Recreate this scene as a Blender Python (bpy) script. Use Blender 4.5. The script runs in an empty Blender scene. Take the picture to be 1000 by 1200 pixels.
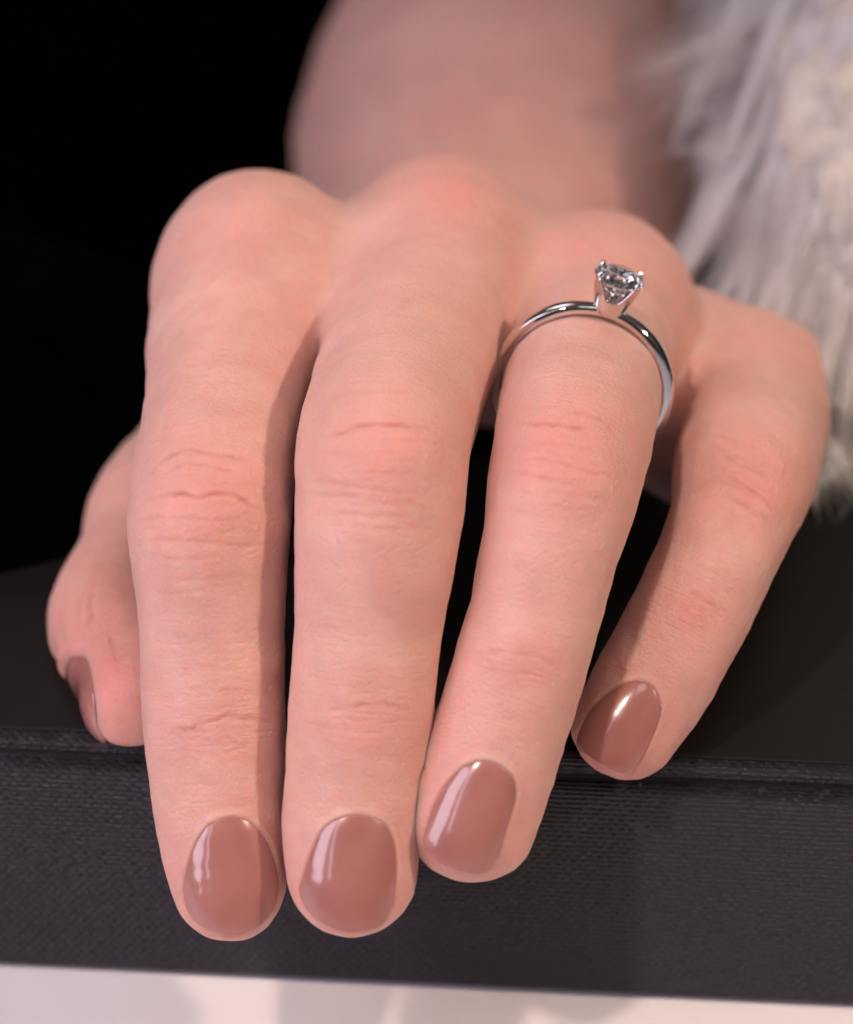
import bpy, bmesh, math, random
import numpy as np
from mathutils import Vector, Matrix

# ------------------------------------------------------------------ camera, light, exposure
sc = bpy.context.scene
MM = 0.001
PITCH = math.radians(30.0)
DIST = 290.0                       # mm from lens to the hand
SPX = 1000.0 / 87.0                # photo pixels per mm at that distance
R_ = np.array([1.0, 0, 0])
U_ = np.array([0, math.sin(PITCH), math.cos(PITCH)])
F_ = np.array([0, math.cos(PITCH), -math.sin(PITCH)])

cam_d = bpy.data.cameras.new('camera')
cam = bpy.data.objects.new('camera', cam_d)
sc.collection.objects.link(cam)
cam.location = Vector((-F_ * DIST * MM).tolist())
cam.rotation_euler = (math.radians(90) - PITCH, 0, 0)
cam_d.sensor_fit = 'HORIZONTAL'
cam_d.sensor_width = 36
cam_d.lens = 18.0 / (43.5 / DIST)
cam_d.clip_start = 0.01
cam_d.clip_end = 20
cam_d.dof.use_dof = True
cam_d.dof.focus_distance = (DIST - 0.5) * MM
cam_d.dof.aperture_fstop = 17
sc.camera = cam

w = bpy.data.worlds.new('World')
sc.world = w
w.use_nodes = True
wt = w.node_tree
wtc = wt.nodes.new('ShaderNodeTexCoord')
wsp = wt.nodes.new('ShaderNodeSeparateXYZ')
wmr = wt.nodes.new('ShaderNodeMapRange')
wt.links.new(wtc.outputs['Generated'], wsp.inputs[0])
wt.links.new(wsp.outputs[2], wmr.inputs[0])
wmr.inputs[1].default_value = 0.15
wmr.inputs[2].default_value = 0.55
wmr.inputs[3].default_value = 0.035        # walls and floor of the room
wmr.inputs[4].default_value = 0.09         # its ceiling
wt.links.new(wmr.outputs[0], wt.nodes['Background'].inputs[1])
wt.nodes['Background'].inputs[0].default_value = (0.86, 0.72, 0.70, 1)

sc.view_settings.view_transform = 'Standard'
sc.view_settings.look = 'None'
sc.view_settings.exposure = 0.0
sc.view_settings.gamma = 1
sc.render.engine = 'CYCLES'
sc.cycles.use_denoising = True
sc.cycles.use_adaptive_sampling = True
sc.cycles.adaptive_threshold = 0.05
sc.cycles.max_bounces = 20
sc.cycles.transmission_bounces = 20
sc.cycles.glossy_bounces = 8
sc.cycles.diffuse_bounces = 2
sc.cycles.sample_clamp_indirect = 6


def cam_dir(r, u, t):              # direction given as right, up, towards the viewer
    v = r * R_ + u * U_ - t * F_
    return v / np.linalg.norm(v)


def area_light(name, direction, dist, sx, sy, power, color, target=(0, 0, -10), shape='RECTANGLE'):
    L = bpy.data.lights.new(name, 'AREA')
    L.shape = shape
    L.size = sx
    L.size_y = sy
    L.energy = power
    L.color = color
    o = bpy.data.objects.new(name, L)
    tgt = Vector(target) * MM
    o.location = tgt + Vector(direction.tolist()) * dist
    o.rotation_euler = (tgt - o.location).to_track_quat('-Z', 'Y').to_euler()
    sc.collection.objects.link(o)
    return o


def spot(name, direction, dist, radius, power, color, cone, blend, target=(0, 0, -10)):
    L = bpy.data.lights.new(name, 'SPOT')
    L.energy = power
    L.color = color
    L.shadow_soft_size = radius
    L.spot_size = math.radians(cone)
    L.spot_blend = blend
    o = bpy.data.objects.new(name, L)
    tgt = Vector(target) * MM
    o.location = tgt + Vector(direction.tolist()) * dist
    o.rotation_euler = (tgt - o.location).to_track_quat('-Z', 'Y').to_euler()
    sc.collection.objects.link(o)
    return o


# warm spotlights: one above left, one front right; two cool window panes on the left
spot('ceiling_spotlight', cam_dir(-0.32, 0.50, 0.80), 1.1, 0.035, 21.5, (1.0, 0.80, 0.68), 11.5, 0.8)  # cone narrowed so the forearm stays dim
spot('ceiling_spotlight', cam_dir(0.74, 0.42, 0.56), 1.2, 0.030, 30.0, (1.0, 0.74, 0.56), 16, 0.75)
spot('sparkle_light', cam_dir(0.25, 0.75, 0.6), 1.6, 0.028, 2.2, (1.0, 0.86, 0.74), 10, 0.8)  # small unseen lamp added for glints on the stone and nails
for pd_, ps_ in (((0.35, 0.25, 0.90), 0.45), ((-0.25, 0.70, 0.67), 0.45), ((0.05, -0.35, 0.93), 0.45), ((0.36, 0.85, 0.40), 0.24)):  # unseen panels added so the diamond has something bright to reflect
    area_light('gem_light_panel', np.array(pd_), 1.5, ps_, ps_, 1.5 if ps_ > 0.3 else 0.9, (1.0, 0.93, 0.90))
area_light('window_pane', cam_dir(-0.78, 0.20, 0.60), 0.65, 0.34, 0.50, 2.5, (0.93, 0.83, 1.0))
area_light('window_pane', cam_dir(-0.46, 0.20, 0.87), 0.65, 0.06, 0.50, 0.32, (0.90, 0.81, 1.0))


# ------------------------------------------------------------------ helpers
def at(px, py, d):
    """point (mm) that stands d mm in front of the focus plane"""
    s = (DIST - d) / DIST
    return ((px - 500) / SPX * s) * R_ + ((600 - py) / SPX * s) * U_ - d * F_


def to_px(P):
    x = P @ R_
    y = P @ U_
    d = -(P @ F_)
    s = (DIST - d) / DIST
    return 500 + x / s * SPX, 600 - y / s * SPX, d


def rmm(r, d):
    return r / SPX * (DIST - d) / DIST


def link(name, me, mat=None, parent=None, smooth=True):
    o = bpy.data.objects.new(name, me)
    sc.collection.objects.link(o)
    if mat:
        me.materials.append(mat)
    if parent:
        o.parent = parent
    if smooth and len(me.polygons):
        me.polygons.foreach_set('use_smooth', np.ones(len(me.polygons), dtype=bool))
    return o


def mesh_np(name, verts, faces):
    me = bpy.data.meshes.new(name)
    me.from_pydata([tuple(v) for v in np.asarray(verts) * MM], [], [tuple(f) for f in faces])
    me.update()
    return me


def mesh_quads(name, verts, quads):
    me = bpy.data.meshes.new(name)
    n, m = len(verts), len(quads)
    me.vertices.add(n)
    me.vertices.foreach_set('co', np.ascontiguousarray(verts * MM, dtype=np.float32).ravel())
    me.loops.add(m * 4)
    me.loops.foreach_set('vertex_index', np.ascontiguousarray(quads, dtype=np.int32).ravel())
    me.polygons.add(m)
    me.polygons.foreach_set('loop_start', np.arange(0, m * 4, 4, dtype=np.int32))
    me.update(calc_edges=True)
    me.validate()
    return me


def empty(name, loc=(0, 0, 0)):
    o = bpy.data.objects.new(name, None)
    o.empty_display_size = 0.01
    o.location = [c * MM for c in loc]
    sc.collection.objects.link(o)
    return o


def tag(o, label, cat):
    o['label'] = label
    o['category'] = cat
    return o


class NT:
    def __init__(self, name):
        self.m = bpy.data.materials.new(name)
        self.m.use_nodes = True
        self.t = self.m.node_tree
        self.b = self.t.nodes['Principled BSDF']
        self.out = self.t.nodes['Material Output']

    def n(self, kind, **kw):
        nd = self.t.nodes.new(kind)
        for k, v in kw.items():
            if k in nd.bl_rna.properties:
                setattr(nd, k, v)
            else:
                nd.inputs[k].default_value = v
        return nd

    def l(self, a, b):
        self.t.links.new(a, b)

    def math(self, op, a, b=None, c=None):
        nd = self.t.nodes.new('ShaderNodeMath')
        nd.operation = op
        for i, v in enumerate((a, b, c)):
            if v is None:
                continue
            if isinstance(v, (int, float)):
                nd.inputs[i].default_value = v
            else:
                self.l(v, nd.inputs[i])
        return nd.outputs[0]

    def mix(self, fac, a, b, mode='MIX'):
        nd = self.t.nodes.new('ShaderNodeMix')
        nd.data_type = 'RGBA'
        nd.blend_type = mode
        for sock, v in ((nd.inputs[0], fac), (nd.inputs[6], a), (nd.inputs[7], b)):
            if isinstance(v, (int, float)):
                sock.default_value = v
            elif isinstance(v, tuple):
                sock.default_value = v + (1,) if len(v) == 3 else v
            else:
                self.l(v, sock)
        return nd.outputs[2]

    def ramp(self, x, lo, hi):
        nd = self.t.nodes.new('ShaderNodeMapRange')
        nd.inputs[1].default_value = lo
        nd.inputs[2].default_value = hi
        self.l(x, nd.inputs[0])
        return nd.outputs[0]


# ------------------------------------------------------------------ materials
def mat_skin():
    k = NT('skin')
    tc = k.n('ShaderNodeTexCoord').outputs['Object']
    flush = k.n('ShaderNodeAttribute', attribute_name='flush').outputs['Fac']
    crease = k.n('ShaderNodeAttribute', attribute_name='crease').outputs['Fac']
    nz = k.n('ShaderNodeTexNoise', Scale=150.0, Detail=2.0, Roughness=0.6)
    k.l(tc, nz.inputs['Vector'])
    nz2 = k.n('ShaderNodeTexNoise', Scale=620.0, Detail=2.0, Roughness=0.6)
    k.l(tc, nz2.inputs['Vector'])
    mott = k.ramp(nz.outputs['Fac'], 0.38, 0.64)
    mott2 = k.ramp(nz2.outputs['Fac'], 0.35, 0.68)
    col = k.mix(mott, (0.660, 0.376, 0.322), (0.735, 0.458, 0.398))
    blot = k.n('ShaderNodeTexNoise', Scale=75.0, Detail=2.0)
    k.l(tc, blot.inputs['Vector'])
    col = k.mix(k.math('MULTIPLY', k.ramp(blot.outputs['Fac'], 0.42, 0.66), 0.38), col, (0.675, 0.340, 0.292))
    col = k.mix(k.math('MULTIPLY', mott2, 0.30), col, (0.655, 0.330, 0.282))
    col = k.mix(k.math('MULTIPLY', flush, k.math('ADD', k.math('MULTIPLY', mott, 0.35), 0.65)), col, (0.670, 0.270, 0.232))
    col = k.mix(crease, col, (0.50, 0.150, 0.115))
    k.l(col, k.b.inputs['Base Color'])
    k.b.inputs['Subsurface Weight'].default_value = 1.0
    k.b.inputs['Subsurface Radius'].default_value = (1.0, 0.33, 0.20)
    k.b.inputs['Subsurface Scale'].default_value = 0.0021
    k.b.inputs['Specular IOR Level'].default_value = 0.42
    # pores and the fine net of skin lines
    fine = k.n('ShaderNodeTexNoise', Scale=1900.0, Detail=2.0, Roughness=0.7)
    k.l(tc, fine.inputs['Vector'])
    h = k.math('MULTIPLY', k.ramp(fine.outputs['Fac'], 0.30, 0.62), 1.1)
    sco = k.n('ShaderNodeAttribute', attribute_name='skin_co').outputs['Vector']
    lines = k.n('ShaderNodeTexNoise', Scale=1.0, Detail=2.0, Roughness=0.6)
    k.l(sco, lines.inputs['Vector'])
    lh = k.ramp(lines.outputs['Fac'], 0.38, 0.52)
    h = k.math('ADD', h, k.math('MULTIPLY', lh, k.math('ADD', k.math('MULTIPLY', flush, 1.6), 0.35)))
    bump = k.n('ShaderNodeBump', Strength=0.42, Distance=0.00017)
    k.l(h, bump.inputs['Height'])
    k.l(bump.outputs[0], k.b.inputs['Normal'])
    rough = k.math('ADD', k.math('MULTIPLY', nz2.outputs['Fac'], 0.22), 0.36)
    k.l(rough, k.b.inputs['Roughness'])
    return k.m


def mat_polish():
    k = NT('nail_polish')
    tc = k.n('ShaderNodeTexCoord').outputs['Object']
    nz = k.n('ShaderNodeTexNoise', Scale=260.0, Detail=3.0)
    k.l(tc, nz.inputs['Vector'])
    col = k.mix(k.ramp(nz.outputs['Fac'], 0.3, 0.7), (0.365, 0.146, 0.126), (0.410, 0.172, 0.150))
    k.l(col, k.b.inputs['Base Color'])
    k.b.inputs['Subsurface Weight'].default_value = 0.25
    k.b.inputs['Subsurface Radius'].default_value = (1, 0.5, 0.4)
    k.b.inputs['Subsurface Scale'].default_value = 0.0004
    k.b.inputs['Roughness'].default_value = 0.22
    k.b.inputs['Coat Weight'].default_value = 1.0
    k.b.inputs['Coat Roughness'].default_value = 0.09
    return k.m


def mat_weave(name, base_a, base_b, pitch, bump_d, rough, strength=1.0, spec=0.4):
    """embossed linen: staggered little bumps in rows, in the box's own coordinates"""
    k = NT(name)
    tc = k.n('ShaderNodeTexCoord').outputs['Object']
    geo = k.n('ShaderNodeNewGeometry')
    sep = k.n('ShaderNodeSeparateXYZ')
    k.l(tc, sep.inputs[0])
    # run the rows along x and count them along (z + y): works on the front and the top
    yz = k.math('ADD', sep.outputs[2], k.math('MULTIPLY', sep.outputs[1], 1.0))
    wob = k.n('ShaderNodeTexNoise', Scale=350.0, Detail=2.0)
    k.l(tc, wob.inputs['Vector'])
    wv = k.math('MULTIPLY', k.math('SUBTRACT', wob.outputs['Fac'], 0.5), 1.5)
    rows = k.math('ADD', k.math('MULTIPLY', yz, 2 * math.pi / pitch), wv)
    cols = k.math('ADD', k.math('MULTIPLY', sep.outputs[0], 2 * math.pi / (pitch * 1.75)), wv)
    rid = k.math('FLOOR', k.math('DIVIDE', rows, 2 * math.pi))
    stag = k.math('MULTIPLY', k.math('MODULO', rid, 2.0), math.pi)
    a = k.math('ADD', k.math('MULTIPLY', k.math('SINE', rows), 0.5), 0.5)
    b = k.math('ADD', k.math('MULTIPLY', k.math('SINE', k.math('ADD', cols, stag)), 0.5), 0.5)
    h = k.math('POWER', k.math('MULTIPLY', a, k.math('ADD', k.math('MULTIPLY', b, 0.75), 0.25)), 0.7)
    fine = k.n('ShaderNodeTexNoise', Scale=2600.0, Detail=3.0)
    k.l(tc, fine.inputs['Vector'])
    amp = k.n('ShaderNodeTexNoise', Scale=900.0, Detail=1.0)
    k.l(tc, amp.inputs['Vector'])
    h = k.math('MULTIPLY', h, k.ramp(amp.outputs['Fac'], 0.2, 0.6))
    hh = k.math('ADD', h, k.math('MULTIPLY', fine.outputs['Fac'], 0.45))
    big = k.n('ShaderNodeTexNoise', Scale=60.0, Detail=4.0)
    k.l(tc, big.inputs['Vector'])
    col = k.mix(k.ramp(big.outputs['Fac'], 0.35, 0.65), base_a, base_b)
    col = k.mix(k.math('MULTIPLY', fine.outputs['Fac'], 0.3), col, (base_b[0] * 1.7, base_b[1] * 1.6, base_b[2] * 1.6))
    k.l(col, k.b.inputs['Base Color'])
    bump = k.n('ShaderNodeBump', Strength=strength, Distance=bump_d)
    k.l(hh, bump.inputs['Height'])
    k.l(bump.outputs[0], k.b.inputs['Normal'])
    k.l(k.math('ADD', k.math('MULTIPLY', fine.outputs['Fac'], 0.2), rough - 0.1), k.b.inputs['Roughness'])
    k.b.inputs['Specular IOR Level'].default_value = spec
    return k.m


def mat_simple(name, col, rough, metal=0.0, spec=0.5, noise=0.0, nscale=50.0, bump=0.0, sheen=0.0):
    k = NT(name)
    tc = k.n('ShaderNodeTexCoord').outputs['Object']
    nz = k.n('ShaderNodeTexNoise', Scale=nscale, Detail=5.0)
    k.l(tc, nz.inputs['Vector'])
    lo = tuple(c * (1 - noise) for c in col)
    hi = tuple(min(1, c * (1 + noise)) for c in col)
    k.l(k.mix(k.ramp(nz.outputs['Fac'], 0.3, 0.7), lo, hi), k.b.inputs['Base Color'])
    k.b.inputs['Roughness'].default_value = rough
    k.b.inputs['Metallic'].default_value = metal
    k.b.inputs['Specular IOR Level'].default_value = spec
    k.b.inputs['Sheen Weight'].default_value = sheen
    if bump:
        b = k.n('ShaderNodeBump', Strength=0.5, Distance=bump)
        k.l(nz.outputs['Fac'], b.inputs['Height'])
        k.l(b.outputs[0], k.b.inputs['Normal'])
    return k.m


def mat_diamond():
    k = NT('diamond')
    tc = k.n('ShaderNodeTexCoord').outputs['Object']
    nz = k.n('ShaderNodeTexNoise', Scale=900.0, Detail=2.0)
    k.l(tc, nz.inputs['Vector'])
    k.l(k.math('MULTIPLY', k.ramp(nz.outputs['Fac'], 0.6, 0.9), 0.02), k.b.inputs['Roughness'])
    k.b.inputs['Base Color'].default_value = (0.98, 0.98, 1.0, 1)
    k.b.inputs['Transmission Weight'].default_value = 1.0
    k.b.inputs['IOR'].default_value = 1.9
    return k.m


M_SKIN = mat_skin()
M_POLISH = mat_polish()
M_CLOTH = mat_weave('box_linen', (0.0100, 0.0090, 0.0160), (0.0140, 0.0124, 0.0205), 0.00062, 0.00052, 0.48)
M_LIDTOP = mat_weave('box_lid_shaded', (0.0056, 0.0044, 0.0042), (0.0078, 0.0062, 0.0058), 0.00040, 0.00006, 0.62, 0.6, 0.20)  # shade on the lid top put into a darker, smoother material
M_GROOVE = mat_simple('box_groove', (0.012, 0.010, 0.010), 0.8, noise=0.2)
M_TABLE = mat_simple('white_table', (0.86, 0.825, 0.84), 0.35, noise=0.03, nscale=14)
M_BLACK = mat_simple('black_cloth', (0.0012, 0.0011, 0.0012), 0.95, spec=0.0, noise=0.3, nscale=300)
M_METAL = mat_simple('platinum', (0.80, 0.79, 0.79), 0.07, metal=1.0, noise=0.02, nscale=900)
M_DIAMOND = mat_diamond()
_k = NT('fur_strand')
_tc = _k.n('ShaderNodeTexCoord').outputs['Object']
_nz = _k.n('ShaderNodeTexNoise', Scale=70.0, Detail=3.0)
_k.l(_tc, _nz.inputs['Vector'])
_c = _k.mix(_k.ramp(_nz.outputs['Fac'], 0.35, 0.65), (0.90, 0.85, 0.83), (0.96, 0.93, 0.93))
_k.l(_c, _k.b.inputs['Base Color'])
_k.b.inputs['Roughness'].default_value = 0.5
_tr = _k.n('ShaderNodeBsdfTranslucent')
_k.l(_c, _tr.inputs['Color'])
_mx = _k.n('ShaderNodeMixShader')
_mx.inputs[0].default_value = 0.3
_k.l(_k.b.outputs[0], _mx.inputs[1])
_k.l(_tr.outputs[0], _mx.inputs[2])
_k.l(_mx.outputs[0], _k.out.inputs['Surface'])
M_FUR = _k.m
M_FURBASE = mat_simple('fur_backing', (0.80, 0.72, 0.64), 0.9, spec=0.1, noise=0.2, nscale=120)

# ------------------------------------------------------------------ setting: table, black cloth behind, box
YAW = math.radians(-4.3)
EX = np.array([math.cos(YAW), math.sin(YAW), 0])      # along the box front
EY = np.array([-math.sin(YAW), math.cos(YAW), 0])     # away from the viewer
EDGE = at(150, 896, -13)                              # a point on the front top edge of the body
ZB = EDGE[2]                                          # top of the body
LID_T = 3.35
ZL = ZB + LID_T                                       # top of the lid
BOX_H = 28.9
ZT = ZB - BOX_H                                       # table top


def grid_mesh(name, fx, nu, nv):
    us = np.linspace(0, 1, nu)
    vs = np.linspace(0, 1, nv)
    V = np.array([fx(u, v) for v in vs for u in us])
    q = [(j * nu + i, j * nu + i + 1, (j + 1) * nu + i + 1, (j + 1) * nu + i) for j in range(nv - 1) for i in range(nu - 1)]
    return mesh_np(name, V, q)


tb = grid_mesh('table', lambda u, v: (-900 + 1800 * u, -700 + 790 * v, ZT), 3, 3)
table = link('table', tb, M_TABLE)
table['kind'] = 'structure'


def cloth(u, v):                   # black cloth: lies behind the box, then rises
    x = -700 + 1400 * u
    s = v * 385
    if s < 150:
        y, z = 84 + s, ZT + 1.5
    elif s < 350:
        a = (s - 150) / 200 * math.pi / 2
        y, z = 234 + 127 * math.sin(a), ZT + 1.5 + 127 * (1 - math.cos(a))
    else:
        y, z = 361, ZT + 128.5 + (s - 350)
    f = 4.0 * math.sin(x * 0.021 + 1.5 * math.sin(s * 0.006)) + 2.5 * math.sin(x * 0.051 + s * 0.004)
    g = min(1, max(0, (s - 60) / 200))
    return (x, y + f * g, z + (0.4 * (f + 7) * (1 - g) * min(1, s / 30)))


bk = grid_mesh('backdrop', cloth, 120, 80)
backdrop = link('backdrop', bk, M_BLACK)
backdrop['kind'] = 'structure'


def rounded_profile_box(name, y0, y1, z0, z1, x0, x1, rad, mat, parent, origin):
    """box in box coordinates (x along front, y back, z up), edges rounded"""
    bm = bmesh.new()
    bmesh.ops.create_cube(bm, size=1.0)
    for v in bm.verts:
        v.co = ((v.co.x + 0.5) * (x1 - x0) + x0, (v.co.y + 0.5) * (y1 - y0) + y0, (v.co.z + 0.5) * (z1 - z0) + z0)
    bmesh.ops.bevel(bm, geom=list(bm.edges), offset=rad, segments=5, profile=0.5, affect='EDGES')
    for v in bm.verts:
        v.co *= MM
    me = bpy.data.meshes.new(name)
    bm.to_mesh(me)
    bm.free()
    o = link(name, me, mat, parent)
    return o


box = empty('jewellery_box', tuple(np.array([EDGE[0], EDGE[1], ZT])))
box.rotation_euler = (0, 0, YAW)
tag(box, 'flat charcoal box covered in embossed linen, under the hand', 'box')
X0, X1, DEP = -130, 190, 66
rounded_profile_box('body', 0, DEP, 0.3, BOX_H, X0, X1, 1.5, M_CLOTH, box, None)
rounded_profile_box('seam', 1.1, DEP - 1, BOX_H - 0.5, BOX_H + 0.55, X0 + 1, X1 - 1, 0.2, M_GROOVE, box, None)
lid = rounded_profile_box('lid', 0.5, DEP - 0.5, BOX_H + 0.45, BOX_H + LID_T - 0.25, X0 + 0.5, X1 - 0.5, 1.1, M_CLOTH, box, None)
rounded_profile_box('shaded_top', 1.25, DEP - 1.2, BOX_H + LID_T - 0.9, BOX_H + LID_T, X0 + 1.2, X1 - 1.2, 0.3, M_LIDTOP, lid, None)  # thin sheet that carries the painted shade of the lid top



def mound(u, v):                   # black cloth heaped on the rear of the box, left
    a = u * 2 * math.pi
    r = v
    x = 62 * r * math.cos(a) * (1 + 0.06 * math.sin(3 * a)) - 78
    y = 34 * r * math.sin(a) * (1 + 0.05 * math.sin(4 * a + 1)) + 62
    f = 1 + 0.07 * math.sin(9 * a + 3 * r) + 0.05 * math.sin(17 * a)
    z = ZL + 0.2 + 30 * max(0, 1 - r ** 2.2) ** 0.8 * f
    return (x, y, z)


heap = link('black_cloth', grid_mesh('black_cloth', mound, 97, 24), M_BLACK)
tag(heap, 'black cloth heaped on the rear of the box behind the thumb', 'cloth')

# ------------------------------------------------------------------ hand: signed distance chains
def catmull(P, n):
    P = np.asarray(P, float)
    Q = np.vstack([2 * P[0] - P[1], P, 2 * P[-1] - P[-2]])
    m = len(P) - 1
    ts = np.linspace(0, m, n)
    out = []
    for t in ts:
        i = min(int(t), m - 1)
        f = t - i
        p0, p1, p2, p3 = Q[i], Q[i + 1], Q[i + 2], Q[i + 3]
        out.append(0.5 * ((2 * p1) + (-p0 + p2) * f + (2 * p0 - 5 * p1 + 4 * p2 - p3) * f * f + (-p0 + 3 * p1 - 3 * p2 + p3) * f ** 3))
    return np.array(out)


class Chain:
    def __init__(self, st, lat, n, cap=1.0):
        """st rows: px, py, depth, half width px, thickness ratio"""
        S = catmull(st, n)
        self.C = np.array([at(a, b, d) for a, b, d, _, _ in S])
        self.ra = np.array([rmm(h, d) for _, _, d, h, _ in S])
        self.rb = self.ra * S[:, 4]
        T = np.gradient(self.C, axis=0)
        T /= np.linalg.norm(T, axis=1)[:, None]
        self.T = T
        lat = np.asarray(lat, float)
        if lat.ndim == 1:
            lat = np.repeat(lat[None], n, 0)
        lat = lat - (np.sum(lat * T, 1))[:, None] * T
        self.L = lat / np.linalg.norm(lat, axis=1)[:, None]
        self.B = np.cross(self.L, T)
        self.cap = cap
        self.arc = np.concatenate([[0], np.cumsum(np.linalg.norm(np.diff(self.C, axis=0), axis=1))])
        seg = np.diff(self.C, axis=0)
        self.seg = seg
        rm = max(self.ra.max(), self.rb.max())
        self.lo, self.hi = self.C.min(0) - rm, self.C.max(0) + rm
        self.l2 = np.sum(seg * seg, 1)

    def sdf(self, P, margin=16.0):
        q = np.maximum(np.maximum(self.lo - P, P - self.hi), 0)
        far = np.sqrt((q * q).sum(1)).astype(np.float32) + 4.0
        ix = np.nonzero(far < margin + 4)[0]
        if len(ix):
            far[ix] = self.sdf_full(P[ix])
        return far

    def sdf_full(self, P, want_s=False):
        N = len(P)
        best = np.full(N, 1e9, np.float32)
        bs = np.zeros(N, np.float32) if want_s else None
        P = P.astype(np.float32)
        for i in range(len(self.seg)):
            q = P - self.C[i].astype(np.float32)
            tr = (q @ (self.seg[i] / self.l2[i]).astype(np.float32))
            t = np.clip(tr, 0, 1)
            ra = self.ra[i] + t * (self.ra[i + 1] - self.ra[i])
            rb = self.rb[i] + t * (self.rb[i + 1] - self.rb[i])
            Lm = self.L[i] + self.L[i + 1]
            Lm /= np.linalg.norm(Lm)
            Bm = self.B[i] + self.B[i + 1]
            Bm /= np.linalg.norm(Bm)
            Tm = self.seg[i] / math.sqrt(self.l2[i])
            a = q @ Lm.astype(np.float32) - t * np.float32(self.seg[i] @ Lm)
            b = q @ Bm.astype(np.float32) - t * np.float32(self.seg[i] @ Bm)
            c = (tr - t) * np.float32(math.sqrt(self.l2[i]))
            r2 = a * a + b * b + c * c
            rho = np.sqrt((a / ra) ** 2 + (b / rb) ** 2 + (c / (ra * self.cap)) ** 2) + 1e-6
            d = (1 - 1 / rho) * np.sqrt(r2)
            near = rho < 0.3
            d = np.where(near, (rho - 1) * rb, d)
            m = d < best
            best = np.where(m, d, best)
            if want_s:
                bs = np.where(m, self.arc[i] + t * math.sqrt(self.l2[i]), bs)
        return (best, bs) if want_s else best


def smin(a, b, k):
    h = np.maximum(k - np.abs(a - b), 0) / k
    return np.minimum(a, b) - h * h * k * 0.25


RX = R_
FINGERS = {
    'index': Chain([(304, 326, -34, 91, .98), (290, 360, -27.5, 104, .97), (279, 400, -21, 106, .95), (265, 470, -12, 94.5, .95), (253, 540, -3.5, 94, .96), (246, 598, 1, 97, .98),
                    (246, 660, 2, 92, .92), (248, 740, 1.6, 86, .87), (251, 850, 1.5, 84, .89), (255, 930, 1.8, 79, .85), (262, 990, 2.3, 75, .83), (269, 1036, 2.8, 68, .84)],
                   RX, 26),
    'middle': Chain([(517, 308, -38, 93, .98), (499, 370, -24, 104, .96), (473, 440, -11, 102, .95), (450, 520, 2, 103, .96), (447, 570, 4.5, 101, .95),
                     (440, 650, 6, 95, .90), (432, 740, 5.6, 87, .87), (423, 840, 5.5, 86, .89), (415, 920, 5.7, 82, .85), (411, 980, 6, 81, .83), (413, 1020, 6.3, 78, .83)],
                    RX, 26),
    'ring': Chain([(702, 374, -40, 93, .98), (692, 412, -26, 95, .99), (683, 455, -15, 94.5, .985), (672, 510, -3, 93, .97), (661, 570, 1.5, 90, .96),
                   (646, 640, 3.5, 82, .90), (628, 715, 4.2, 78, .87), (608, 785, 4.6, 79, .90), (587, 855, 5, 79, .86), (566, 915, 5.3, 80, .84), (554, 960, 5.6, 76, .84)],
                  0.966 * R_ + 0.26 * -U_, 26),
    'pinky': Chain([(868, 478, -46, 91, .98), (882, 502, -32, 84, .96), (872, 555, -17, 85, .98), (855, 615, -11, 73, .93), (813, 712, -7.5, 70, .90),
                    (763, 803, -6.5, 69, .88), (735, 850, -5.6, 65, .86)],
                   0.90 * R_ - 0.42 * U_, 24),
    'thumb': Chain([(330, 470, -72, 120, .9), (240, 540, -58, 98, .9), (174, 600, -44, 74, .95), (152, 648, -37, 60, .98), (129, 730, -26, 74, 1.0), (153, 788, -17, 65, .97), (158, 819, -13, 63, .95)],
                   0.2 * R_ + 0.2 * U_ - F_ * 0.9, 24),
}
ORDER = ['index', 'middle', 'ring', 'pinky', 'thumb']
PALM = [
    Chain([(305, 329, -33, 86, .95), (345, 370, -62, 92, .95), (440, 430, -100, 100, .95)], RX, 5),
    Chain([(517, 308, -38, 88, .95), (528, 350, -68, 94, .95), (540, 420, -105, 100, .95)], RX, 5),
    Chain([(702, 374, -40, 89, .95), (670, 400, -68, 90, .95), (610, 440, -105, 100, .95)], RX, 5),
    Chain([(864, 488, -48, 86, .95), (800, 490, -74, 86, .95), (680, 460, -105, 100, .95)], RX, 5),
    Chain([(330, 470, -70, 118, .9), (450, 480, -95, 110, .9)], RX, 3),
    # web and flesh between the knuckles
    Chain([(300, 405, -36, 78, .9), (500, 385, -40, 78, .9), (690, 442, -44, 78, .9), (850, 515, -52, 72, .9)], U_, 8),
    Chain([(299, 286, -37, 70, 1.0), (290, 312, -30, 68, 1.0)], RX, 2),
    Chain([(520, 274, -41, 72, 1.0), (518, 300, -33, 70, 1.0)], RX, 2),
    Chain([(694, 339, -44, 74, 1.0), (694, 360, -36, 67, 1.0)], RX, 2),
    Chain([(882, 468, -49, 78, 1.0), (880, 486, -42, 70, 1.0)], RX, 2),
    Chain([(405, 374, -48, 75, .95), (394, 362, -31, 54, .95), (386, 396, -21, 27, .95)], RX, 5),
    Chain([(622, 388, -52, 75, .95), (600, 390, -36, 54, .95), (585, 420, -26, 27, .95)], RX, 5),
    Chain([(792, 432, -55, 84, .95), (790, 462, -45, 58, .95), (786, 500, -38, 32, .95)], RX, 5),
]
ARM = Chain([(560, 440, -98, 215, .62), (580, 330, -125, 225, .75), (592, 210, -148, 246, .88), (612, 100, -170, 232, .92), (655, 0, -190, 202, .95), (715, -140, -215, 190, .95), (770, -300, -240, 190, .95)], RX, 12)


def sd_box(P):
    q = P - np.array([EDGE[0], EDGE[1], ZL])
    x = q @ EX
    y = q @ EY
    z = q[:, 2]
    # half-space pair: inside when y > 0.5 and z < 0
    a = np.stack([0.5 - y, z], 1)
    return np.minimum(a.max(1), 0) + np.linalg.norm(np.maximum(a, 0), axis=1)


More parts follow.
